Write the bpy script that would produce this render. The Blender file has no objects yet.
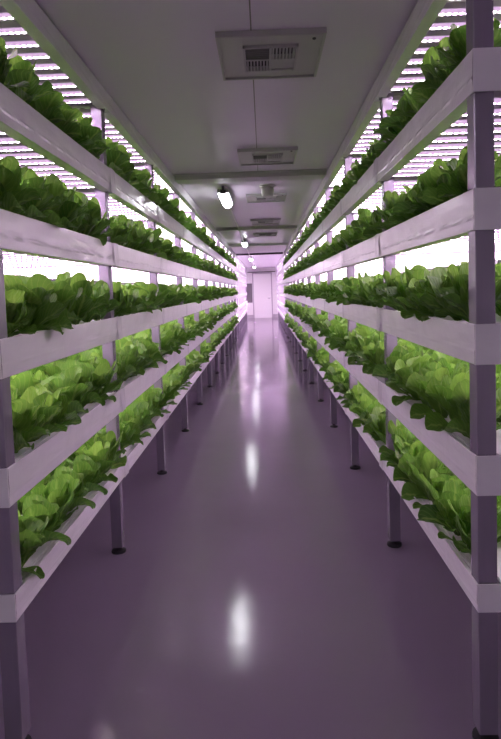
import bpy, bmesh, math, random
import numpy as np
from mathutils import Vector, Matrix

random.seed(7)
RNG = np.random.default_rng(11)
SC = bpy.context.scene
COL = SC.collection
PI = math.pi

# ------------------------------------------------------------------ measures
U = 0.72                      # half the aisle, metres
AX = U                        # aisle face of the troughs at x = -AX and +AX
Y0 = 2.6028 * U               # near end of the planted racks
BAY = 2.0901 * U              # post spacing
NB = 11                       # bays
DEPTH = 1.25                  # rack depth
HC = 2.0299 * U
LEVELS = [0.6761 * U, 1.2115 * U, 1.7704 * U, 2.3299 * U, 2.8883 * U]   # bottom .. top, trough centres
FH = [0.088, 0.123, 0.123, 0.123, 0.123]
TFH = 0.095
TOPZ = 2.505                  # lamp canopy centre
CEIL = 3.56 * U
WALLX = AX + DEPTH + 0.07
YFAR = 31.9
YNEAR = -2.6
PW = 0.060                    # post width
PD = 0.068
INS = 0.030
PXI = AX + INS                # post outer face
ORD = ['first', 'second', 'third', 'fourth', 'fifth', 'sixth', 'seventh', 'eighth', 'ninth', 'tenth', 'eleventh', 'twelfth']
LVNAME = ['lowest', 'second-lowest', 'middle', 'second-highest', 'highest']

# ------------------------------------------------------------------ materials
def new_mat(name):
    m = bpy.data.materials.new(name); m.use_nodes = True
    nt = m.node_tree
    return m, nt, nt.nodes['Principled BSDF'], nt.nodes['Material Output']

def N(nt, typ, **kw):
    n = nt.nodes.new(typ)
    for k, v in kw.items(): setattr(n, k, v)
    return n

def simple(name, col, rough=0.5, metal=0.0, spec=0.5, bump=0.0, bscale=40, bstretch=(1, 1, 1), var=0.0):
    m, nt, p, out = new_mat(name)
    p.inputs['Base Color'].default_value = (*col, 1)
    p.inputs['Roughness'].default_value = rough
    p.inputs['Metallic'].default_value = metal
    p.inputs['Specular IOR Level'].default_value = spec
    tc = N(nt, 'ShaderNodeTexCoord'); mp = N(nt, 'ShaderNodeMapping')
    mp.inputs['Scale'].default_value = bstretch
    nt.links.new(tc.outputs['Object'], mp.inputs['Vector'])
    no = N(nt, 'ShaderNodeTexNoise'); no.inputs['Scale'].default_value = bscale; no.inputs['Detail'].default_value = 3
    nt.links.new(mp.outputs['Vector'], no.inputs['Vector'])
    if bump:
        b = N(nt, 'ShaderNodeBump'); b.inputs['Strength'].default_value = bump; b.inputs['Distance'].default_value = 0.01
        nt.links.new(no.outputs['Fac'], b.inputs['Height']); nt.links.new(b.outputs['Normal'], p.inputs['Normal'])
    if var:
        mx = N(nt, 'ShaderNodeMix', data_type='RGBA')
        mx.inputs[6].default_value = (*[c * (1 - var) for c in col], 1); mx.inputs[7].default_value = (*[min(1, c * (1 + var)) for c in col], 1)
        nt.links.new(no.outputs['Fac'], mx.inputs[0]); nt.links.new(mx.outputs[2], p.inputs['Base Color'])
    return m

M = {}
M['film'] = simple('white_film', (0.84, 0.82, 0.84), 0.20, 0, 0.55, 0.32, 7, (1, 1.0, 1.8), 0.03)
M['sleeve'] = simple('clear_tape_film', (0.74, 0.72, 0.75), 0.16, 0, 0.6, 0.25, 26, (1, 1, 0.4), 0.03)
M['tray'] = simple('white_tray_board', (0.78, 0.77, 0.78), 0.45, 0, 0.4, 0.1, 30)
M['post'] = simple('painted_steel', (0.31, 0.275, 0.34), 0.27, 0.5, 0.5, 0.05, 60, (1, 1, 0.1), 0.06)
M['arm'] = simple('dark_steel', (0.22, 0.20, 0.24), 0.4, 0.5, 0.5, 0.05, 60)
M['rubber'] = simple('black_rubber', (0.015, 0.013, 0.016), 0.55, 0, 0.4, 0.1, 90)
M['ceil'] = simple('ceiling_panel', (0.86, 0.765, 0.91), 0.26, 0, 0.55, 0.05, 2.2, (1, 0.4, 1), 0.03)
M['beam'] = simple('ceiling_batten', (0.50, 0.48, 0.49), 0.4, 0, 0.4, 0.05, 30)
M['darkbeam'] = simple('dark_raceway', (0.05, 0.04, 0.05), 0.5, 0, 0.4, 0.05, 30)
M['seam'] = simple('seam_gap', (0.20, 0.19, 0.19), 0.6)
M['wall'] = simple('white_wall_panel', (0.80, 0.78, 0.79), 0.35, 0, 0.4, 0.05, 5, (1, 1, 1), 0.02)
M['base'] = simple('cove_base', (0.42, 0.38, 0.43), 0.4)
M['vent'] = simple('vent_plate', (0.55, 0.53, 0.52), 0.4, 0, 0.4, 0.03, 60)
M['ventdark'] = simple('vent_throat', (0.035, 0.03, 0.03), 0.6)
M['slat'] = simple('vent_slat', (0.46, 0.44, 0.44), 0.4, 0.1)
M['housing'] = simple('lamp_housing', (0.45, 0.44, 0.45), 0.4)
M['sensor'] = simple('sensor_plastic', (0.42, 0.40, 0.38), 0.35)
M['pipe'] = simple('conduit_grey', (0.50, 0.48, 0.48), 0.4, 0.2)
M['bar'] = simple('lamp_bar_shell', (0.60, 0.55, 0.62), 0.4, 0.2, 0.5, 0.03, 60)
M['winframe'] = simple('window_frame', (0.70, 0.68, 0.69), 0.4)
M['door'] = simple('door_slab', (0.79, 0.77, 0.78), 0.35, 0, 0.4, 0.04, 8)
M['handle'] = simple('door_handle_steel', (0.5, 0.48, 0.5), 0.25, 0.9)

# glass of the far window: dark room behind it
m, nt, p, out = new_mat('window_glass')
p.inputs['Base Color'].default_value = (0.16, 0.14, 0.16, 1); p.inputs['Roughness'].default_value = 0.08
p.inputs['Specular IOR Level'].default_value = 0.7
M['glass'] = m

# floor: glossy grey-lilac epoxy, fine orange peel, faint trowel marks
m, nt, p, out = new_mat('epoxy_floor')
tc = N(nt, 'ShaderNodeTexCoord')
n1 = N(nt, 'ShaderNodeTexNoise'); n1.inputs['Scale'].default_value = 1.1; n1.inputs['Detail'].default_value = 5
nt.links.new(tc.outputs['Object'], n1.inputs['Vector'])
mx = N(nt, 'ShaderNodeMix', data_type='RGBA')
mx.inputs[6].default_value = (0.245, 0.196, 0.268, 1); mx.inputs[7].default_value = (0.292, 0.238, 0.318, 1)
nt.links.new(n1.outputs['Fac'], mx.inputs[0]); nt.links.new(mx.outputs[2], p.inputs['Base Color'])
n2 = N(nt, 'ShaderNodeTexNoise'); n2.inputs['Scale'].default_value = 110; n2.inputs['Detail'].default_value = 2
n3 = N(nt, 'ShaderNodeTexNoise'); n3.inputs['Scale'].default_value = 6; n3.inputs['Detail'].default_value = 2
nt.links.new(tc.outputs['Object'], n2.inputs['Vector']); nt.links.new(tc.outputs['Object'], n3.inputs['Vector'])
b1 = N(nt, 'ShaderNodeBump'); b1.inputs['Strength'].default_value = 0.09; b1.inputs['Distance'].default_value = 0.004
b2 = N(nt, 'ShaderNodeBump'); b2.inputs['Strength'].default_value = 0.10; b2.inputs['Distance'].default_value = 0.01
nt.links.new(n2.outputs['Fac'], b1.inputs['Height']); nt.links.new(n3.outputs['Fac'], b2.inputs['Height'])
nt.links.new(b1.outputs['Normal'], b2.inputs['Normal']); nt.links.new(b2.outputs['Normal'], p.inputs['Normal'])
p.inputs['Roughness'].default_value = 0.065; p.inputs['Specular IOR Level'].default_value = 0.55
M['floor'] = m

# LED strip: row of diodes on a board, pinkish white
def led_mat(name, boost):
    m, nt, p, out = new_mat(name)
    tc = N(nt, 'ShaderNodeTexCoord')
    sp = N(nt, 'ShaderNodeSeparateXYZ'); nt.links.new(tc.outputs['UV'], sp.inputs[0])
    def math_(op, a, b=None, c=None):
        n = N(nt, 'ShaderNodeMath', operation=op)
        for i, v in enumerate((a, b, c)):
            if v is None: continue
            if isinstance(v, (int, float)): n.inputs[i].default_value = v
            else: nt.links.new(v, n.inputs[i])
        return n.outputs[0]
    ux = math_('MULTIPLY', sp.outputs['X'], 46.0)
    fr = math_('SUBTRACT', math_('FRACT', ux), 0.5)
    fy = math_('MULTIPLY', math_('SUBTRACT', sp.outputs['Y'], 0.5), 1.15)
    d = math_('SQRT', math_('ADD', math_('MULTIPLY', fr, fr), math_('MULTIPLY', fy, fy)))
    mr = N(nt, 'ShaderNodeMapRange', interpolation_type='SMOOTHSTEP')
    nt.links.new(d, mr.inputs['Value']); mr.inputs['From Min'].default_value = 0.44; mr.inputs['From Max'].default_value = 0.16
    wn = N(nt, 'ShaderNodeTexWhiteNoise', noise_dimensions='1D'); nt.links.new(math_('FLOOR', ux), wn.inputs['W'])
    cr = N(nt, 'ShaderNodeValToRGB'); nt.links.new(wn.outputs['Value'], cr.inputs['Fac'])
    e = cr.color_ramp.elements
    e[0].position = 0.0; e[0].color = (0.93, 0.755, 1.0, 1)
    e[1].position = 0.75; e[1].color = (0.95, 0.52, 1.0, 1)
    k = e.new(0.4); k.color = (0.98, 0.80, 0.87, 1)
    cr.color_ramp.interpolation = 'CONSTANT'
    p.inputs['Base Color'].default_value = (0.6, 0.55, 0.6, 1)
    nt.links.new(cr.outputs['Color'], p.inputs['Emission Color'])
    st = math_('MULTIPLY_ADD', mr.outputs['Result'], 44.0 * boost, 0.25 * boost)
    nt.links.new(st, p.inputs['Emission Strength'])
    return m
M['led'] = led_mat('led_diodes', 1.0)
M['led_far'] = led_mat('led_diodes_bright', 2.0)
def lens_mat(name, st):
    m, nt, p, out = new_mat(name)
    p.inputs['Base Color'].default_value = (0.6, 0.5, 0.6, 1)
    p.inputs['Emission Color'].default_value = (0.93, 0.60, 1.0, 1); p.inputs['Emission Strength'].default_value = st
    return m
M['lens'] = lens_mat('led_lens', 0.4)
M['lens_far'] = lens_mat('led_lens_bright', 1.1)
m, nt, p, out = new_mat('tube_diffuser')
p.inputs['Base Color'].default_value = (0.8, 0.8, 0.8, 1)
p.inputs['Emission Color'].default_value = (0.95, 0.95, 1.0, 1); p.inputs['Emission Strength'].default_value = 10.0
M['tube'] = m

# lettuce leaf
def leaf_mat():
    m, nt, p, out = new_mat('lettuce_leaf')
    L = nt.links.new
    uv = N(nt, 'ShaderNodeUVMap'); uv.uv_map = 'leaf'
    sp = N(nt, 'ShaderNodeSeparateXYZ'); L(uv.outputs['UV'], sp.inputs[0])
    at = N(nt, 'ShaderNodeAttribute'); at.attribute_name = 'tone'
    oi = N(nt, 'ShaderNodeObjectInfo')
    def math_(op, a, b=None, c=None):
        n = N(nt, 'ShaderNodeMath', operation=op)
        for i, v in enumerate((a, b, c)):
            if v is None: continue
            if isinstance(v, (int, float)): n.inputs[i].default_value = v
            else: L(v, n.inputs[i])
        return n.outputs[0]
    ax = math_('ABSOLUTE', math_('SUBTRACT', sp.outputs['X'], 0.5))
    # base colour by leaf tone
    cr = N(nt, 'ShaderNodeValToRGB'); e = cr.color_ramp.elements
    e[0].position = 0.0; e[0].color = (0.056, 0.160, 0.018, 1)
    e[1].position = 1.0; e[1].color = (0.225, 0.415, 0.060, 1)
    k = e.new(0.5); k.color = (0.105, 0.248, 0.027, 1)
    tn = math_('ADD', at.outputs['Fac'], math_('MULTIPLY', math_('SUBTRACT', oi.outputs['Random'], 0.5), 0.16))
    no = N(nt, 'ShaderNodeTexNoise'); no.inputs['Scale'].default_value = 35; no.inputs['Detail'].default_value = 2
    tco = N(nt, 'ShaderNodeTexCoord'); L(tco.outputs['Object'], no.inputs['Vector'])
    tn = math_('ADD', tn, math_('MULTIPLY', math_('SUBTRACT', no.outputs['Fac'], 0.5), 0.35))
    L(tn, cr.inputs['Fac'])
    # midrib and side veins
    rib = N(nt, 'ShaderNodeMapRange', interpolation_type='SMOOTHSTEP'); L(ax, rib.inputs['Value'])
    rib.inputs['From Min'].default_value = 0.075; rib.inputs['From Max'].default_value = 0.015
    wv = math_('SINE', math_('MULTIPLY', math_('SUBTRACT', sp.outputs['Y'], math_('MULTIPLY', ax, 0.9)), 46.0))
    vein = N(nt, 'ShaderNodeMapRange', interpolation_type='SMOOTHSTEP'); L(wv, vein.inputs['Value'])
    vein.inputs['From Min'].default_value = 0.80; vein.inputs['From Max'].default_value = 1.0
    vf = math_('MAXIMUM', math_('MULTIPLY', rib.outputs['Result'], math_('SUBTRACT', 0.95, math_('MULTIPLY', sp.outputs['Y'], 0.55))), math_('MULTIPLY', vein.outputs['Result'], 0.28))
    mx = N(nt, 'ShaderNodeMix', data_type='RGBA'); L(vf, mx.inputs[0]); L(cr.outputs['Color'], mx.inputs[6])
    mx.inputs[7].default_value = (0.30, 0.46, 0.10, 1)
    L(mx.outputs[2], p.inputs['Base Color'])
    p.inputs['Roughness'].default_value = 0.33; p.inputs['Specular IOR Level'].default_value = 0.45
    bp = N(nt, 'ShaderNodeBump'); bp.inputs['Strength'].default_value = 0.45; bp.inputs['Distance'].default_value = 0.004
    hh = math_('ADD', math_('MULTIPLY', wv, -0.35), no.outputs['Fac'])
    L(hh, bp.inputs['Height']); L(bp.outputs['Normal'], p.inputs['Normal'])
    tr = N(nt, 'ShaderNodeBsdfTranslucent'); L(mx.outputs[2], tr.inputs['Color'])
    ms = N(nt, 'ShaderNodeMixShader'); ms.inputs[0].default_value = 0.48
    L(p.outputs[0], ms.inputs[1]); L(tr.outputs[0], ms.inputs[2]); L(ms.outputs[0], out.inputs['Surface'])
    return m
M['leaf'] = leaf_mat()

# ------------------------------------------------------------------ helpers
def tag(o, label=None, cat=None, group=None, kind=None):
    if label: o['label'] = label
    if cat: o['category'] = cat
    if group: o['group'] = group
    if kind: o['kind'] = kind
    return o

def empty(name, loc=(0, 0, 0)):
    o = bpy.data.objects.new(name, None); COL.objects.link(o); o.location = loc; o.empty_display_size = 0.05
    return o

class MB:
    """collects boxes, bars and grids, then makes one mesh object"""
    def __init__(self): self.v = []; self.f = []; self.uv = {}
    def box(self, x0, x1, y0, y1, z0, z1):
        b = len(self.v)
        x0, x1 = min(x0, x1), max(x0, x1)
        self.v += [(x, y, z) for x in (x0, x1) for y in (y0, y1) for z in (z0, z1)]
        self.f += [tuple(b + i for i in q) for q in ((0, 1, 3, 2), (4, 6, 7, 5), (0, 4, 5, 1), (2, 3, 7, 6), (0, 2, 6, 4), (1, 5, 7, 3))]
        return self
    def grid(self, P):
        """P[i][j] -> point"""
        b = len(self.v); n = len(P); mth = len(P[0])
        for r in P: self.v += [tuple(q) for q in r]
        for i in range(n - 1):
            for j in range(mth - 1):
                self.f.append((b + i * mth + j, b + i * mth + j + 1, b + (i + 1) * mth + j + 1, b + (i + 1) * mth + j))
        return self
    def lathe(self, prof, n=20, c=(0, 0, 0)):
        b = len(self.v)
        for r, z in prof:
            for k in range(n):
                a = 2 * PI * k / n
                self.v.append((c[0] + r * math.cos(a), c[1] + r * math.sin(a), c[2] + z))
        for i in range(len(prof) - 1):
            for k in range(n):
                self.f.append((b + i * n + k, b + i * n + (k + 1) % n, b + (i + 1) * n + (k + 1) % n, b + (i + 1) * n + k))
        self.f.append(tuple(b + k for k in range(n))[::-1]); self.f.append(tuple(b + (len(prof) - 1) * n + k for k in range(n)))
        return self
    def tube_y(self, x, z, y0, y1, r, n=10):
        b = len(self.v)
        for y in (y0, y1):
            for k in range(n):
                a = 2 * PI * k / n
                self.v.append((x + r * math.cos(a), y, z + r * math.sin(a)))
        for k in range(n): self.f.append((b + k, b + (k + 1) % n, b + n + (k + 1) % n, b + n + k))
        self.f.append(tuple(range(b, b + n))); self.f.append(tuple(range(b + n, b + 2 * n)))
        return self
    def build(self, name, mat, parent=None, bevel=0.0, smooth=False, loc=None):
        me = bpy.data.meshes.new(name); me.from_pydata(self.v, [], self.f); me.update()
        bm = bmesh.new(); bm.from_mesh(me)
        bmesh.ops.recalc_face_normals(bm, faces=bm.faces)
        if bevel: bmesh.ops.bevel(bm, geom=bm.edges[:], offset=bevel, segments=2, affect='EDGES', profile=0.5)
        bm.to_mesh(me); bm.free()
        if smooth:
            for p_ in me.polygons: p_.use_smooth = True
        me.materials.append(mat)
        o = bpy.data.objects.new(name, me); COL.objects.link(o)
        if parent is not None: o.parent = parent
        if loc: o.location = loc
        return o

def struct(o): o['kind'] = 'structure'; return o

# ------------------------------------------------------------------ room
struct(MB().box(-WALLX - .1, WALLX + .1, YNEAR - .1, YFAR + .1, -0.1, 0).build('floor', M['floor']))
struct(MB().box(-WALLX - .1, WALLX + .1, YNEAR - .1, YFAR + .1, CEIL, CEIL + .1).build('ceiling', M['ceil']))
struct(MB().box(-WALLX - .1, -WALLX, YNEAR, YFAR, 0, CEIL).build('wall_left', M['wall']))
struct(MB().box(WALLX, WALLX + .1, YNEAR, YFAR, 0, CEIL).build('wall_right', M['wall']))
struct(MB().box(-WALLX, WALLX, YFAR, YFAR + .1, 0, CEIL).build('wall_far', M['wall']))
struct(MB().box(-WALLX, WALLX, YNEAR - .1, YNEAR, 0, CEIL).build('wall_near', M['wall']))
struct(MB().box(-WALLX, WALLX, YFAR - .03, YFAR, 0, 0.17).build('baseboard_far', M['base'], bevel=0.004))

# ceiling battens and seams
bt = 1
for y, w, dz, mm in ((6.02, .24, .05, 'beam'), (11.08, .24, .05, 'beam'), (15.25, .22, .045, 'beam'), (19.0, .16, .05, 'darkbeam')):
    b = MB().box(-AX + .01, AX - .01, y - w / 2, y + w / 2, CEIL - dz, CEIL)
    b.box(-AX + .01, AX - .01, y - w / 2 - .03, y + w / 2 + .03, CEIL - .012, CEIL)
    struct(b.build('trim_%d' % bt, M[mm])); bt += 1
struct(MB().box(0.068, 0.074, YNEAR, 6.0, CEIL - .002, CEIL).build('trim_%d' % bt, M['seam'])); bt += 1

# far end: door with header, jamb line, narrow window
yd = YFAR
d = struct(MB().box(-0.42, 0.47, yd - .045, yd - .002, 0.0, 2.26).build('door_1', M['door'], bevel=.004))
MB().box(0.37, 0.42, yd - .10, yd - .045, 0.98, 1.02).box(0.28, 0.42, yd - .11, yd - .09, 0.985, 1.015).build('door_handle', M['handle'], d)
fr = MB().box(-0.48, -0.425, yd - .06, yd, 0, 2.32).box(0.475, 0.53, yd - .06, yd, 0, 2.32).box(-0.48, 0.53, yd - .06, yd, 2.262, 2.32)
fr.build('door_frame', M['base'], d)
struct(MB().box(-AX + .01, AX - .01, yd - .16, yd - .07, 2.33, 2.37).build('trim_%d' % bt, M['darkbeam'])); bt += 1
w = struct(MB().box(-0.80, -0.50, yd - .012, yd - .002, 0.80, 1.78).build('window_1', M['glass']))
fb = MB()
for a in ((-0.84, -0.80, 0.76, 1.82), (-0.50, -0.46, 0.76, 1.82)): fb.box(a[0], a[1], yd - .03, yd, a[2], a[3])
fb.box(-0.80, -0.50, yd - .03, yd, 0.76, 0.80).box(-0.80, -0.50, yd - .03, yd, 1.78, 1.82)
fb.build('window_frame', M['winframe'], w)

# ------------------------------------------------------------------ ceiling fittings
VX = 0.155
VL = ['square ceiling air vent nearest, right above the front of the aisle',
      'square ceiling air vent just in front of the nearest ceiling batten',
      'ceiling air vent right behind the grey ceiling dome',
      'ceiling air vent just in front of the second ceiling batten',
      'small-looking ceiling air vent just beyond the second ceiling batten']
def slats(vertical, x0, x1, y0, y1, n, z):
    b = MB()
    for k in range(n):
        t = (k + .5) / n
        if vertical:
            x = x0 + (x1 - x0) * t; b.box(x - .0035, x + .0035, y0, y1, z - .012, z + .012)
        else:
            y = y0 + (y1 - y0) * t; b.box(x0, x1, y - .0035, y + .0035, z - .012, z + .012)
    return b
for i, y in enumerate((2.99, 5.20, 7.52, 10.10, 12.45)):
    t = tag(empty('ceiling_vent', (VX, y, CEIL)), VL[i], 'vent', 'air vents along the ceiling')
    px, py, gx, gy = .225, .262, .124, .150
    b = MB()
    for (x0, x1, y0, y1) in ((-px, -gx, -py, py), (gx, px, -py, py), (-gx, gx, -py, -gy), (-gx, gx, gy, py)): b.box(x0, x1, y0, y1, -.016, -.002)
    b.build('face_plate', M['vent'], t)
    rb = MB()
    for (x0, x1, y0, y1) in ((-px - .012, -px, -py, py), (px, px + .012, -py, py), (-px - .012, px + .012, -py - .012, -py), (-px - .012, px + .012, py, py + .012)): rb.box(x0, x1, y0, y1, -.026, -.001)
    rb.build('rim', M['slat'], t)
    MB().box(-gx, gx, -gy, gy, -.004, -.001).build('throat', M['ventdark'], t)
    g = MB().box(-.006, .006, -gy, gy, -.03, -.006).box(-gx, gx, -.006, .006, -.03, -.006)
    for (x0, x1, y0, y1) in ((-gx, -gx + .01, -gy, gy), (gx - .01, gx, -gy, gy), (-gx, gx, -gy, -gy + .01), (-gx, gx, gy - .01, gy)): g.box(x0, x1, y0, y1, -.03, -.006)
    g.build('grille_frame', M['slat'], t)
    slats(False, -gx + .01, -.006, -gy + .01, -.006, 6, -.018).build('slat_bank', M['seam'], t)
    slats(True, -gx + .01, -.006, .006, gy - .01, 7, -.018).build('slat_bank', M['slat'], t)
    slats(True, .006, gx - .01, -gy + .01, -.006, 7, -.018).build('slat_bank', M['slat'], t)
    MB().box(.006, gx - .01, .006, gy - .01, -.022, -.012).build('blank_panel', M['slat'], t)
    # small screw in the plate corner
    MB().lathe([(.008, -.021), (.008, -.0165)], 10, (px - .035, -py + .06, 0)).build('screw', M['ventdark'], t)

LX = -0.305
LL = ['bright white vapour-tight ceiling light, nearest of the row', 'white ceiling light hanging just before the third ceiling batten',
      'small white ceiling light beyond the dark ceiling raceway', 'white ceiling light farthest down, close to the end wall']
for i, y in enumerate((7.05, 13.95, 21.1, 28.2)):
    t = tag(empty('ceiling_light', (LX, y, CEIL)), LL[i], 'ceiling light', 'ceiling lights in a row along the left')
    hl = .44
    MB().box(-.062, .062, -hl, hl, -.075, -.03).build('housing', M['housing'], t, bevel=.008)
    # rounded diffuser
    P = []
    for k in range(9):
        a = PI * k / 8
        P.append([(.056 * math.cos(a), yy, -.075 - .052 * math.sin(a) * s) for yy, s in ((-hl + .01, .35), (-hl + .05, 1), (hl - .05, 1), (hl - .01, .35))])
    MB().grid(P).build('diffuser', M['tube'], t, smooth=True)
    for yy in (-hl * .7, hl * .7): MB().box(-.02, .02, yy - .015, yy + .015, -.03, -.001).build('hanger', M['pipe'], t)
    MB().box(-.03, .03, -hl - .02, -hl + .005, -.085, -.045).box(-.012, .012, -hl - .015, -hl + .005, -.045, -.002).build('end_clip', M['rubber'], t)
    if i < 3:
        yn = (13.95, 21.1, 28.2)[i]
        tag(MB().tube_y(LX, CEIL - .062, y + hl + .002, yn - hl - .024, .011).build('conduit', M['pipe']),
            ['grey conduit pipe on the ceiling between first and second light', 'grey conduit pipe on the ceiling between second and third light', 'grey conduit pipe on the ceiling between third and fourth light'][i],
            'pipe', 'ceiling conduit lengths')
t = tag(empty('ceiling_light', (LX, -0.85, CEIL)), 'added unseen white ceiling light in front of the racks, lighting their near ends', 'ceiling light', 'ceiling lights in a row along the left')  # unseen fixture added behind the camera to light the near rack ends
MB().box(-.062, .062, -.56, .56, -.075, -.03).build('housing', M['housing'], t, bevel=.008)
MB().box(-.055, .055, -.55, .55, -.12, -.0755).build('diffuser', M['tube'], t, bevel=.012)
for yy in (-.4, .4): MB().box(-.02, .02, yy - .015, yy + .015, -.03, -.001).build('hanger', M['pipe'], t)
t = tag(empty('ceiling_sensor', (0.165, 6.70, CEIL)), 'grey rounded ceiling dome sensor hanging beyond the nearest batten', 'sensor')
MB().lathe([(.085, -.020), (.088, -.012), (.088, -.001)], 24).build('mounting_base', M['sensor'], t, smooth=False)
MB().lathe([(.02, -.125), (.045, -.12), (.060, -.105), (.068, -.08), (.070, -.05), (.066, -.02)], 24).build('dome', M['sensor'], t, smooth=True)

# ------------------------------------------------------------------ racks
def wob(y, s): return 0.5 * math.sin(y * 5.1 + s) + 0.3 * math.sin(y * 11.7 + 2.3 * s) + 0.2 * math.sin(y * 23.0 + 3.1 * s)

def make_post(side, x_out, y, ztop, parent, first):
    x0 = side * x_out; x1 = side * (x_out + PW)
    h0 = 0.035
    if first is None:
        b = MB().box(-PW / 2, PW / 2, 0, PD, h0, ztop)
        o = b.build('post', M['post'], parent, bevel=.004)
        f = MB().lathe([(.040, 0), (.042, .006), (.040, .014), (.020, .020), (.012, .024), (.012, h0)], 18, (0, PD / 2, 0)).build('leveling_foot', M['rubber'], o, smooth=False)
        c = MB().box(-PW / 2 - .003, PW / 2 + .003, -.003, PD + .003, ztop - .012, ztop + .0).build('post_cap', M['arm'], o)
        o.location = (side * (x_out + PW / 2), y, 0)
        return o
    o = first.copy(); COL.objects.link(o); o.parent = parent; o.location = (side * (x_out + PW / 2), y, 0)
    for ch in first.children:
        c = ch.copy(); COL.objects.link(c); c.parent = o
    return o

def make_rack(side, ys, bay, nb, label, planted):
    sd = 'left' if side < 0 else 'right'
    ye = ys + bay * nb
    t = tag(empty('plant_rack', (0, 0, 0)), label, 'rack', 'steel racks lining the aisle')
    ztop = TOPZ - TFH / 2 + .02
    first = None
    for k in range(nb + 1):
        yp = ys + .006 + bay * k
        o = make_post(side, PXI if (k or not planted) else AX + .0062, yp, ztop, t, first)
        if first is None: first = o
    for k in range(nb + 1):
        yp = ys + .006 + bay * k
        make_post(side, AX + DEPTH - PW, yp, ztop, t, first)
    xa, xb = side * (PXI + PW + .001), side * (AX + DEPTH - PW - .001)
    af = None
    for li, z in enumerate(LEVELS + [TOPZ]):
        fh = FH[li] if li < 5 else TFH
        za = z + fh / 2 - .026 - (.002 if li == 5 else 0)
        for k in range(nb + 1):
            yp = ys + .006 + bay * k + PD / 2
            if af is None:
                af = MB().box(xa, xb, -.02, .02, -.045, 0).build('cross_arm', M['arm'], t)
                o = af
            else:
                o = af.copy(); COL.objects.link(o); o.parent = t
            o.location = (0, yp, za)
        MB().box(side * (AX + DEPTH + .0005), side * (AX + DEPTH + .022), ys, ye + PD, z - fh / 2 - .005, z - fh / 2 + .035).build('back_rail', M['arm'], t)
    return t

def make_trough(side, li, ys, bay, nb, label, z, fh, canopy=False):
    """front panel with a bottom lip, end panels, tray floor, film sleeves"""
    ye = ys + bay * nb + PD + .012
    t = tag(empty('lamp_canopy' if canopy else 'grow_trough', (side * AX, ys, z)), label, 'canopy' if canopy else 'trough',
            None if canopy else 'long white planting troughs')
    ox, oy = side * AX, ys
    zt, zb = fh / 2, -fh / 2
    # front panel: a shell with slight unevenness of the wrapped film
    ny = int((ye - ys) / (0.025 if li < 6 else .1))
    seed = li * 1.7 + side
    outer, P = [], []
    for i in range(ny + 1):
        y = (ye - ys) * i / ny
        amp = .0012
        row = []
        for (dx, zz) in ((.0052, zt - .002), (.0045, zt), (.0008, zt), (0, zt - .002), (0, zt * .45), (0, 0), (0, zb * .22), (0, zb * .36), (0, zb * .5), (0, zb + .003), (.001, zb), (.0052, zb)):
            w_ = amp * wob(y + zz * 6, seed + zz * 20) + ((.0011 + .0010 * math.sin(y * 43 + seed + 2 * math.sin(y * 7)) if li in (3, 4) else .0004) if abs(zz - zb * .36) < 1e-6 else 0) if dx == 0 else 0
            row.append((side * (-w_ if dx == 0 else dx), y, zz))
        P.append(row)
    b = MB().grid(P)
    o = b.build('front_panel', M['film'], t, smooth=False)
    # bottom lip between the posts
    lip = MB()
    for k in range(nb):
        ya = bay * k + PD + .010; yb = bay * (k + 1) + .003
        lip.box(side * .0056, side * .052, ya, yb, zb, zb + .004)
        lip.box(side * .049, side * .052, ya, yb, zb + .004, zb + .020)
    lip.build('bottom_lip', M['film'], t)
    # end panels
    e = MB().box(side * .001, side * (DEPTH - .001), -.006, 0.0, zb, zt)
    e.build('end_panel', M['film'], t)
    MB().box(side * .001, side * (DEPTH - .001), ye - ys, ye - ys + .006, zb, zt).build('end_panel', M['film'], t)
    # tray floor
    tz = zt - .014
    f = MB().box(side * (INS + PW + .003), side * (DEPTH - PW - .006), .0, ye - ys - .0, tz - .010, tz)
    for k in range(nb):
        ya = bay * k + PD + .010; yb = bay * (k + 1) + .003
        f.box(side * .0058, side * (INS + PW + .003), ya, yb, tz - .010, tz)
        f.box(side * (DEPTH - PW - .006), side * (DEPTH - .002), ya, yb, tz - .010, tz)
    f.build('tray', M['tray'], t)
    if not canopy:
        r = MB()
        for k in range(nb):
            ya = bay * k + PD + .015; yb = bay * (k + 1) - .002
            r.box(side * .022, side * .026, ya, yb, tz, tz + .006).box(side * .034, side * .038, ya, yb, tz, tz + .006)
        r.build('tray_rib', M['tray'], t)
        sf = None
        for k in range(1, nb + 1):
            if sf is None:
                b = MB()
                Pg = []
                for i in range(7):
                    yy = -.055 + .11 * i / 6
                    Pg.append([(side * -(.0052 + .0014 * math.sin(3.1 * yy / .055 + zz * 40)), yy, zz) for zz in (zb - .001, zb * .5, zb * .36, 0, zt * .5, zt + .001)])
                b.grid(Pg)
                sf = b.build('joint_sleeve', M['sleeve'], t, smooth=True); o = sf
            else:
                o = sf.copy(); COL.objects.link(o); o.parent = t
            o.location = (0, bay * k + .006 + PD / 2, 0)
    return t

YE0 = Y0 + BAY * NB + PD + .25      # empty racks start
EB = 1.60; ENB = 7
for side, sd in ((-1, 'left'), (1, 'right')):
    make_rack(side, Y0, BAY, NB, 'long grey steel post rack on the %s of the aisle, full of lettuce' % sd, True)
    make_rack(side, YE0, EB, ENB, 'empty pale rack without plants at the far %s end of the aisle' % sd, False)
    for li, z in enumerate(LEVELS):
        make_trough(side, li, Y0, BAY, NB, '%s white lettuce trough on the %s rack' % (LVNAME[li], sd), z, FH[li])
        make_trough(side, li + 7, YE0, EB, ENB, '%s empty white trough on the far %s rack' % (LVNAME[li], sd), z, FH[li])
    make_trough(side, 5, Y0, BAY, NB, 'white lamp canopy along the top of the %s lettuce rack, under the ceiling' % sd, TOPZ, TFH, True)
    make_trough(side, 12, YE0, EB, ENB, 'white lamp canopy along the top of the empty far %s rack' % sd, TOPZ, TFH, True)

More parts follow.
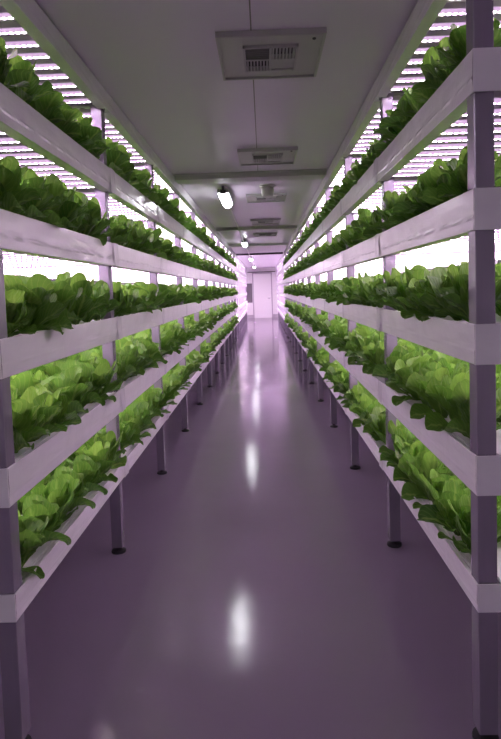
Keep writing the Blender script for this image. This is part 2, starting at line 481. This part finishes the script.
# ------------------------------------------------------------------ LED bars
BX0, BX1 = AX + .056, AX + DEPTH - .075
def bar_mesh(side):
    b = MB().box(0, side * (BX1 - BX0), -.022, .022, .002, .024)
    return b
def strip_mesh_arrays(side, L):
    x0, x1, h, d = .004 * side, side * (L - .004), .0145, .010
    return [[(x0, -h, -d), (x1, -h, -d), (x1, h, -d), (x0, h, -d)],
            [(x0, -h, .002), (x1, -h, .002), (x1, -h, -d), (x0, -h, -d)], [(x0, h, -d), (x1, h, -d), (x1, h, .002), (x0, h, .002)]]
def strip_mesh(name, quads, bright=()):
    me = bpy.data.meshes.new(name)
    v, f = [], []
    for n_, q in enumerate(quads):
        b = len(v); v += q
        n = (Vector(q[1]) - Vector(q[0])).cross(Vector(q[2]) - Vector(q[1]))
        ok = n.z < 0 if n_ % 3 == 0 else (n.y < 0 if n_ % 3 == 1 else n.y > 0)
        f.append((b, b + 1, b + 2, b + 3) if ok else (b + 3, b + 2, b + 1, b))
    me.from_pydata(v, [], f)
    uv = me.uv_layers.new(name='UVMap')
    for p_ in me.polygons:
        for l in p_.loop_indices:
            k = me.loops[l].vertex_index % 4
            c_ = ((0, 0), (1, 0), (1, 1), (0, 1))[k]
            uv.data[l].uv = c_ if p_.index % 3 == 0 else (c_[0], .30 + .4 * c_[1])
    for k_ in ('led', 'lens', 'led_far', 'lens_far'): me.materials.append(M[k_])
    me.polygons.foreach_set('material_index', np.array([(0 if i % 3 == 0 else 1) + (2 * bright[i] if len(bright) else 0) for i in range(len(quads))], dtype=np.int32))
    me.update()
    return me

bars = []
for side in (-1, 1):
    for li in range(1, 6):
        z = (LEVELS + [TOPZ])[li]; fh = TFH if li == 5 else .123
        for k in range(NB):
            for j in range(11):
                y = Y0 + .006 + PD / 2 + BAY * k + BAY * (j + 1) / 12
                wgt = {5: 1.0, 4: 1.0, 3: .45}.get(li, 0.0)
                bars.append((wgt / y, side, li, k, j, y, z - fh / 2 + .020))
        for k in range(ENB):
            for j in range(11):
                y = YE0 + .006 + PD / 2 + EB * k + EB * (j + 1) / 12
                bars.append((0, side, li, k + NB, j, y, z - fh / 2 + .020))
bars.sort(key=lambda a: -a[0])
proto = {}
def clip_top(li): return (TFH if li == 5 else .123) - .024 - .020 - .0005
WHERE = {5: '%s canopy', 4: 'highest %s trough', 3: 'second-highest %s trough'}
for (w_, side, li, k, j, y, z) in bars[:300]:
    sd = 'left' if side < 0 else 'right'
    lab = 'lit LED bar under the %s, %s bay from front, %s bar back' % (WHERE[li] % sd, ORD[k], ORD[j])
    key = (side, li == 5)
    if key not in proto:
        o = MB().box(0, side * (BX1 - BX0), -.022, .022, .002, .024).build('led_light_bar', M['bar'])
        s = bpy.data.objects.new('diode_strip', strip_mesh('diode_strip', strip_mesh_arrays(side, BX1 - BX0))); COL.objects.link(s); s.parent = o
        for xc in (.12, .96): MB().box(side * (xc - .01), side * (xc + .01), -.012, .012, .0242, clip_top(li)).build('mounting_clip', M['arm'], o)
        proto[key] = o
    else:
        o = proto[key].copy(); COL.objects.link(o)
        for ch in proto[key].children:
            c = ch.copy(); COL.objects.link(c); c.parent = o
    o.location = (side * BX0, y, z)
    tag(o, lab, 'light', 'lit LED bars under the shelves')
qs, hb, cb = [], MB(), MB()
for (w_, side, li, k, j, y, z) in bars[300:]:
    qs += [[(side * BX0 + a, y + b_, z + c_) for a, b_, c_ in q] for q in strip_mesh_arrays(side, BX1 - BX0)]
    hb.box(side * BX0, side * BX1, y - .022, y + .022, z + .002, z + .024)
    for xc in (.12, .96): cb.box(side * (BX0 + xc - .01), side * (BX0 + xc + .01), y - .012, y + .012, z + .0242, z + clip_top(li))
o = hb.build('led_light_bars', M['bar'])
tag(o, 'rows of further lit LED bars under shelves deeper along both racks', 'lights', None, 'stuff')
s = bpy.data.objects.new('diode_strips', strip_mesh('diode_strips', qs, [1 if b[3] >= NB else 0 for b in bars[300:] for _ in range(3)])); COL.objects.link(s); s.parent = o; s['kind'] = 'stuff'
cb.build('mounting_clips', M['arm'], o)['kind'] = 'stuff'

# ------------------------------------------------------------------ lettuce
def leaf_arrays(rng, L, W, az, tilt, curl, nu, nv, tone, ruf, front):
    t = 1 - (1 - np.linspace(0, 1, nv)) ** 1.55
    th = tilt + curl * t ** 1.6
    dt = np.diff(t, prepend=0) * L
    r = np.cumsum(np.sin(th) * dt) + .010
    z = np.cumsum(np.cos(th) * dt) + .004
    sm = np.clip((t - .02) / .58, 0, 1); sm = sm * sm * (3 - 2 * sm)
    w = W * (.20 + .80 * sm)
    tip = np.clip((t - .60) / .40, 0, 1)
    w = w * np.sqrt(np.maximum(.05, 1 - tip ** 2.6)) + .001
    s = np.linspace(-1, 1, nu)
    T, S = np.meshgrid(t, s, indexing='ij')
    Wd = w[:, None]; TH = th[:, None]
    ph = rng.uniform(0, 6.28, 3)
    rf = ruf * (np.sin(13 * T + ph[0]) * (S > 0) + np.sin(14 * T + ph[1]) * (S <= 0)) * np.abs(S) ** 2.2 * np.clip(T * 2, 0, 1)
    bl = ruf * .45 * np.sin(9 * T + ph[2]) * np.sin(5 * S + ph[0])
    bl = bl + .0042 * np.sin(23 * T + ph[1]) * np.sin(7.5 * S + ph[2]) * (nv > 8)
    cup = rng.uniform(.02, .75)
    noff = Wd * cup * S ** 2 + rf + bl * (1 - np.abs(S) * .5)
    lat = Wd * S * (1 - .12 * S ** 2 * cup * 2)
    R = r[:, None] - np.cos(TH) * noff
    Z = z[:, None] + np.sin(TH) * noff
    tw = rng.uniform(-1.1, 1.1)
    lat2 = lat * np.cos(tw * T) ; Z = Z + lat * np.sin(tw * T) * .8
    x = R * math.cos(az) - lat2 * math.sin(az); y = R * math.sin(az) + lat2 * math.cos(az)
    lim = np.full_like(Z, .003)
    if front:
        over = np.clip((x - .060) / .012, 0, 1)
        lim = lim - over * .075
        x = np.where((Z < .014) & (x > .050) & (x < .082), .082, x)
    Z = np.maximum(Z, lim + .004 * np.abs(S))
    V = np.stack([x, y, Z], -1).reshape(-1, 3)
    i = np.arange(nv - 1)[:, None] * nu + np.arange(nu - 1)[None, :]
    F = np.stack([i, i + 1, i + nu + 1, i + nu], -1).reshape(-1, 4)
    UV = np.stack([(S + 1) / 2, T], -1).reshape(-1, 2)
    return V, F, UV, np.full(len(V), tone)

def lettuce_arrays(seed, nu, nv, front, sparse=1.0):
    rng = np.random.default_rng(seed)
    Vs, Fs, Us, Ts, b = [], [], [], [], 0
    rings = [(3, .02, .20, .12, .165, .042, .054, .1, .5, .85), (5, .06, .34, .150, .215, .052, .072, -.1, .8, .64),
             (5, .20, .58, .150, .210, .054, .074, -.2, 1.0, .46), (5, .38, .86, .115, .19, .044, .066, -.3, 1.3, .30)]
    if front: rings.append((1, .85, 1.2, .12, .16, .040, .056, .4, 1.1, .30))
    lean, laz = rng.uniform(0, .16), rng.uniform(0, 6.28)
    for (n, t0, t1, l0, l1, w0, w1, c0, c1, tone) in rings:
        n = max(1, int(round(n * sparse)))
        a0 = rng.uniform(0, 6.28)
        for k in range(n):
            az = a0 + 2 * PI * k / n + rng.uniform(-.25, .25)
            if front and t0 == .85: az = rng.uniform(-1.1, 1.1)
            A = leaf_arrays(rng, rng.uniform(l0, l1), rng.uniform(w0, w1) * (1.0 if sparse == 1 else 1.15), az, max(0, rng.uniform(t0, t1) + lean * math.cos(az - laz)), rng.uniform(c0, c1), nu, nv,
                            float(np.clip(tone + rng.uniform(-.16, .16), 0, 1)), rng.uniform(.003, .011), front)
            Vs.append(A[0]); Fs.append(A[1] + b); Us.append(A[2]); Ts.append(A[3]); b += len(A[0])
    return [np.concatenate(q) for q in (Vs, Fs, Us, Ts)]

def mesh_from(name, A):
    V, F, UV, T = A
    me = bpy.data.meshes.new(name)
    me.vertices.add(len(V)); me.vertices.foreach_set('co', V.astype(np.float32).ravel())
    me.loops.add(F.size); me.loops.foreach_set('vertex_index', F.astype(np.int32).ravel())
    me.polygons.add(len(F))
    me.polygons.foreach_set('loop_start', np.arange(0, F.size, 4, dtype=np.int32))
    me.polygons.foreach_set('use_smooth', np.ones(len(F), dtype=bool))
    me.update(calc_edges=True)
    uv = me.uv_layers.new(name='leaf'); uv.data.foreach_set('uv', UV[F.ravel()].astype(np.float32).ravel())
    at = me.attributes.new('tone', 'FLOAT', 'POINT'); at.data.foreach_set('value', T.astype(np.float32))
    me.materials.append(M['leaf']); me.validate()
    return me

HI_F = [lettuce_arrays(100 + i, 9, 13, True) for i in range(9)]
HI_I = [lettuce_arrays(200 + i, 9, 13, False) for i in range(6)]
MD_F = [lettuce_arrays(300 + i, 5, 7, True, .8) for i in range(6)]
MD_I = [lettuce_arrays(400 + i, 5, 7, False, .8) for i in range(5)]
LO_I = [lettuce_arrays(500 + i, 4, 5, False, .6) for i in range(5)]

PER = 7; ROWS = 6
ROWX = [.073 + .20 * r for r in range(ROWS)]
plants = []
for side in (-1, 1):
    for li in range(5):
        zt = LEVELS[li] + FH[li] / 2 - .014
        for k in range(NB):
            for j in range(PER):
                for r in range(ROWS):
                    y = Y0 + BAY * k + PD + .05 + (BAY - PD - .10) * (j + .5) / PER + RNG.uniform(-.022, .022) + (BAY / PER * .30 if r % 2 else 0)
                    y = min(y, Y0 + BAY * NB - .05)
                    x = side * (AX + ROWX[r] + RNG.uniform(-.008, .008) * (r > 0))
                    sc = RNG.uniform(.80, 1.14)
                    if li == 4: sc *= .92
                    rot = (0 if side < 0 else PI) + (RNG.uniform(-.45, .45) if r == 0 else RNG.uniform(0, 6.28))
                    dist = math.hypot(x - .09, y); 
                    if r == 0: wg = 1.0
                    elif li <= 1: wg = 1.0 if r < 3 else .75
                    elif li == 2: wg = .55 if r == 1 else .12
                    else: wg = .45 if r == 1 else .08
                    plants.append([wg / dist, side, li, k, j, r, x, y, zt, sc, rot])
order = sorted(range(len(plants)), key=lambda i: -plants[i][0])
top = set(order[:300]); mid = set(order[300:1300])
ME_F = [mesh_from('lettuce', a) for a in HI_F]; ME_I = [mesh_from('lettuce', a) for a in HI_I]
SV, SF, SU, ST, nb_ = [], [], [], [], 0
for i in order:
    (w_, side, li, k, j, r, x, y, z, sc, rot) = plants[i]
    if i in top:
        me = (ME_F if r == 0 else ME_I)[RNG.integers(0, 9 if r == 0 else 6)]
        o = bpy.data.objects.new('lettuce', me); COL.objects.link(o)
        o.location = (x, y, z + .0005); o.rotation_euler = (RNG.uniform(-.13, .13), RNG.uniform(-.10, .10), rot); o.scale = (sc if r else 1.0, sc, sc)
        sd = 'left' if side < 0 else 'right'
        tag(o, 'green lettuce in the %s %s trough, %s bay, %s, %s plant back' % (LVNAME[li], sd, ORD[k], 'front row' if r == 0 else ORD[r] + ' row in', ORD[j]),
            'lettuce', 'lettuces growing in the troughs')
        continue
    src = (MD_F if r == 0 else (MD_I if i in mid else LO_I))
    if r == 0 and y > 10: pass
    A = src[RNG.integers(0, len(src))]
    c, s_ = math.cos(rot), math.sin(rot)
    V = A[0] * np.array([sc if r else 1.0, sc, sc])
    V = np.stack([V[:, 0] * c - V[:, 1] * s_ + x, V[:, 0] * s_ + V[:, 1] * c + y, V[:, 2] + z], -1)
    SV.append(V); SF.append(A[1] + nb_); SU.append(A[2]); ST.append(np.clip(A[3] + RNG.uniform(-.08, .08), 0, 1)); nb_ += len(V)
o = bpy.data.objects.new('lettuce_bed', mesh_from('lettuce_bed', [np.concatenate(q) for q in (SV, SF, SU, ST)])); COL.objects.link(o)
tag(o, 'dense green lettuce receding along both racks, behind and beyond the nearer heads', 'lettuces', None, 'stuff')

# ------------------------------------------------------------------ camera, world, view
f, pi_, ya, ro = 620.12, .0664, -.0234, -.0332
def inv_dir(d):
    d = Vector(d); c, s = math.cos(pi_), math.sin(pi_)
    d = Vector((d.x, c * d.y + s * d.z, -s * d.y + c * d.z))
    c, s = math.cos(ya), math.sin(ya)
    return Vector((c * d.x + s * d.y, -s * d.x + c * d.y, d.z))
R_, U_, F_ = inv_dir((1, 0, 0)), inv_dir((0, 0, 1)), inv_dir((0, 1, 0))
c, s = math.cos(ro), math.sin(ro)
right = R_ * c + U_ * s * -1; up = R_ * s + U_ * c
right = R_ * c - U_ * s
# image x axis: (u,v) = (c,-s) with v down
right = R_ * c + U_ * s; up = R_ * -s + U_ * c
mw = Matrix(((right.x, up.x, -F_.x, .1252 * U), (right.y, up.y, -F_.y, 0), (right.z, up.z, -F_.z, HC), (0, 0, 0, 1)))
cd = bpy.data.cameras.new('camera'); cam = bpy.data.objects.new('camera', cd); COL.objects.link(cam)
cam.matrix_world = mw
cd.sensor_fit = 'VERTICAL'; cd.sensor_height = 36; cd.lens = f / 739 * 36
cd.shift_y = -(369.5 - 331) / 739
cd.clip_start = .05; cd.clip_end = 100
SC.camera = cam
wd = bpy.data.worlds.new('world'); SC.world = wd; wd.use_nodes = True
wd.node_tree.nodes['Background'].inputs['Color'].default_value = (0, 0, 0, 1)
vs = SC.view_settings
vs.view_transform = 'Standard'; vs.look = 'None'; vs.exposure = 0.8; vs.gamma = 1.0; vs.use_curve_mapping = False
SC.cycles.max_bounces = 10; SC.cycles.diffuse_bounces = 6; SC.cycles.glossy_bounces = 4; SC.cycles.transmission_bounces = 6
SC.cycles.sample_clamp_indirect = 6.0
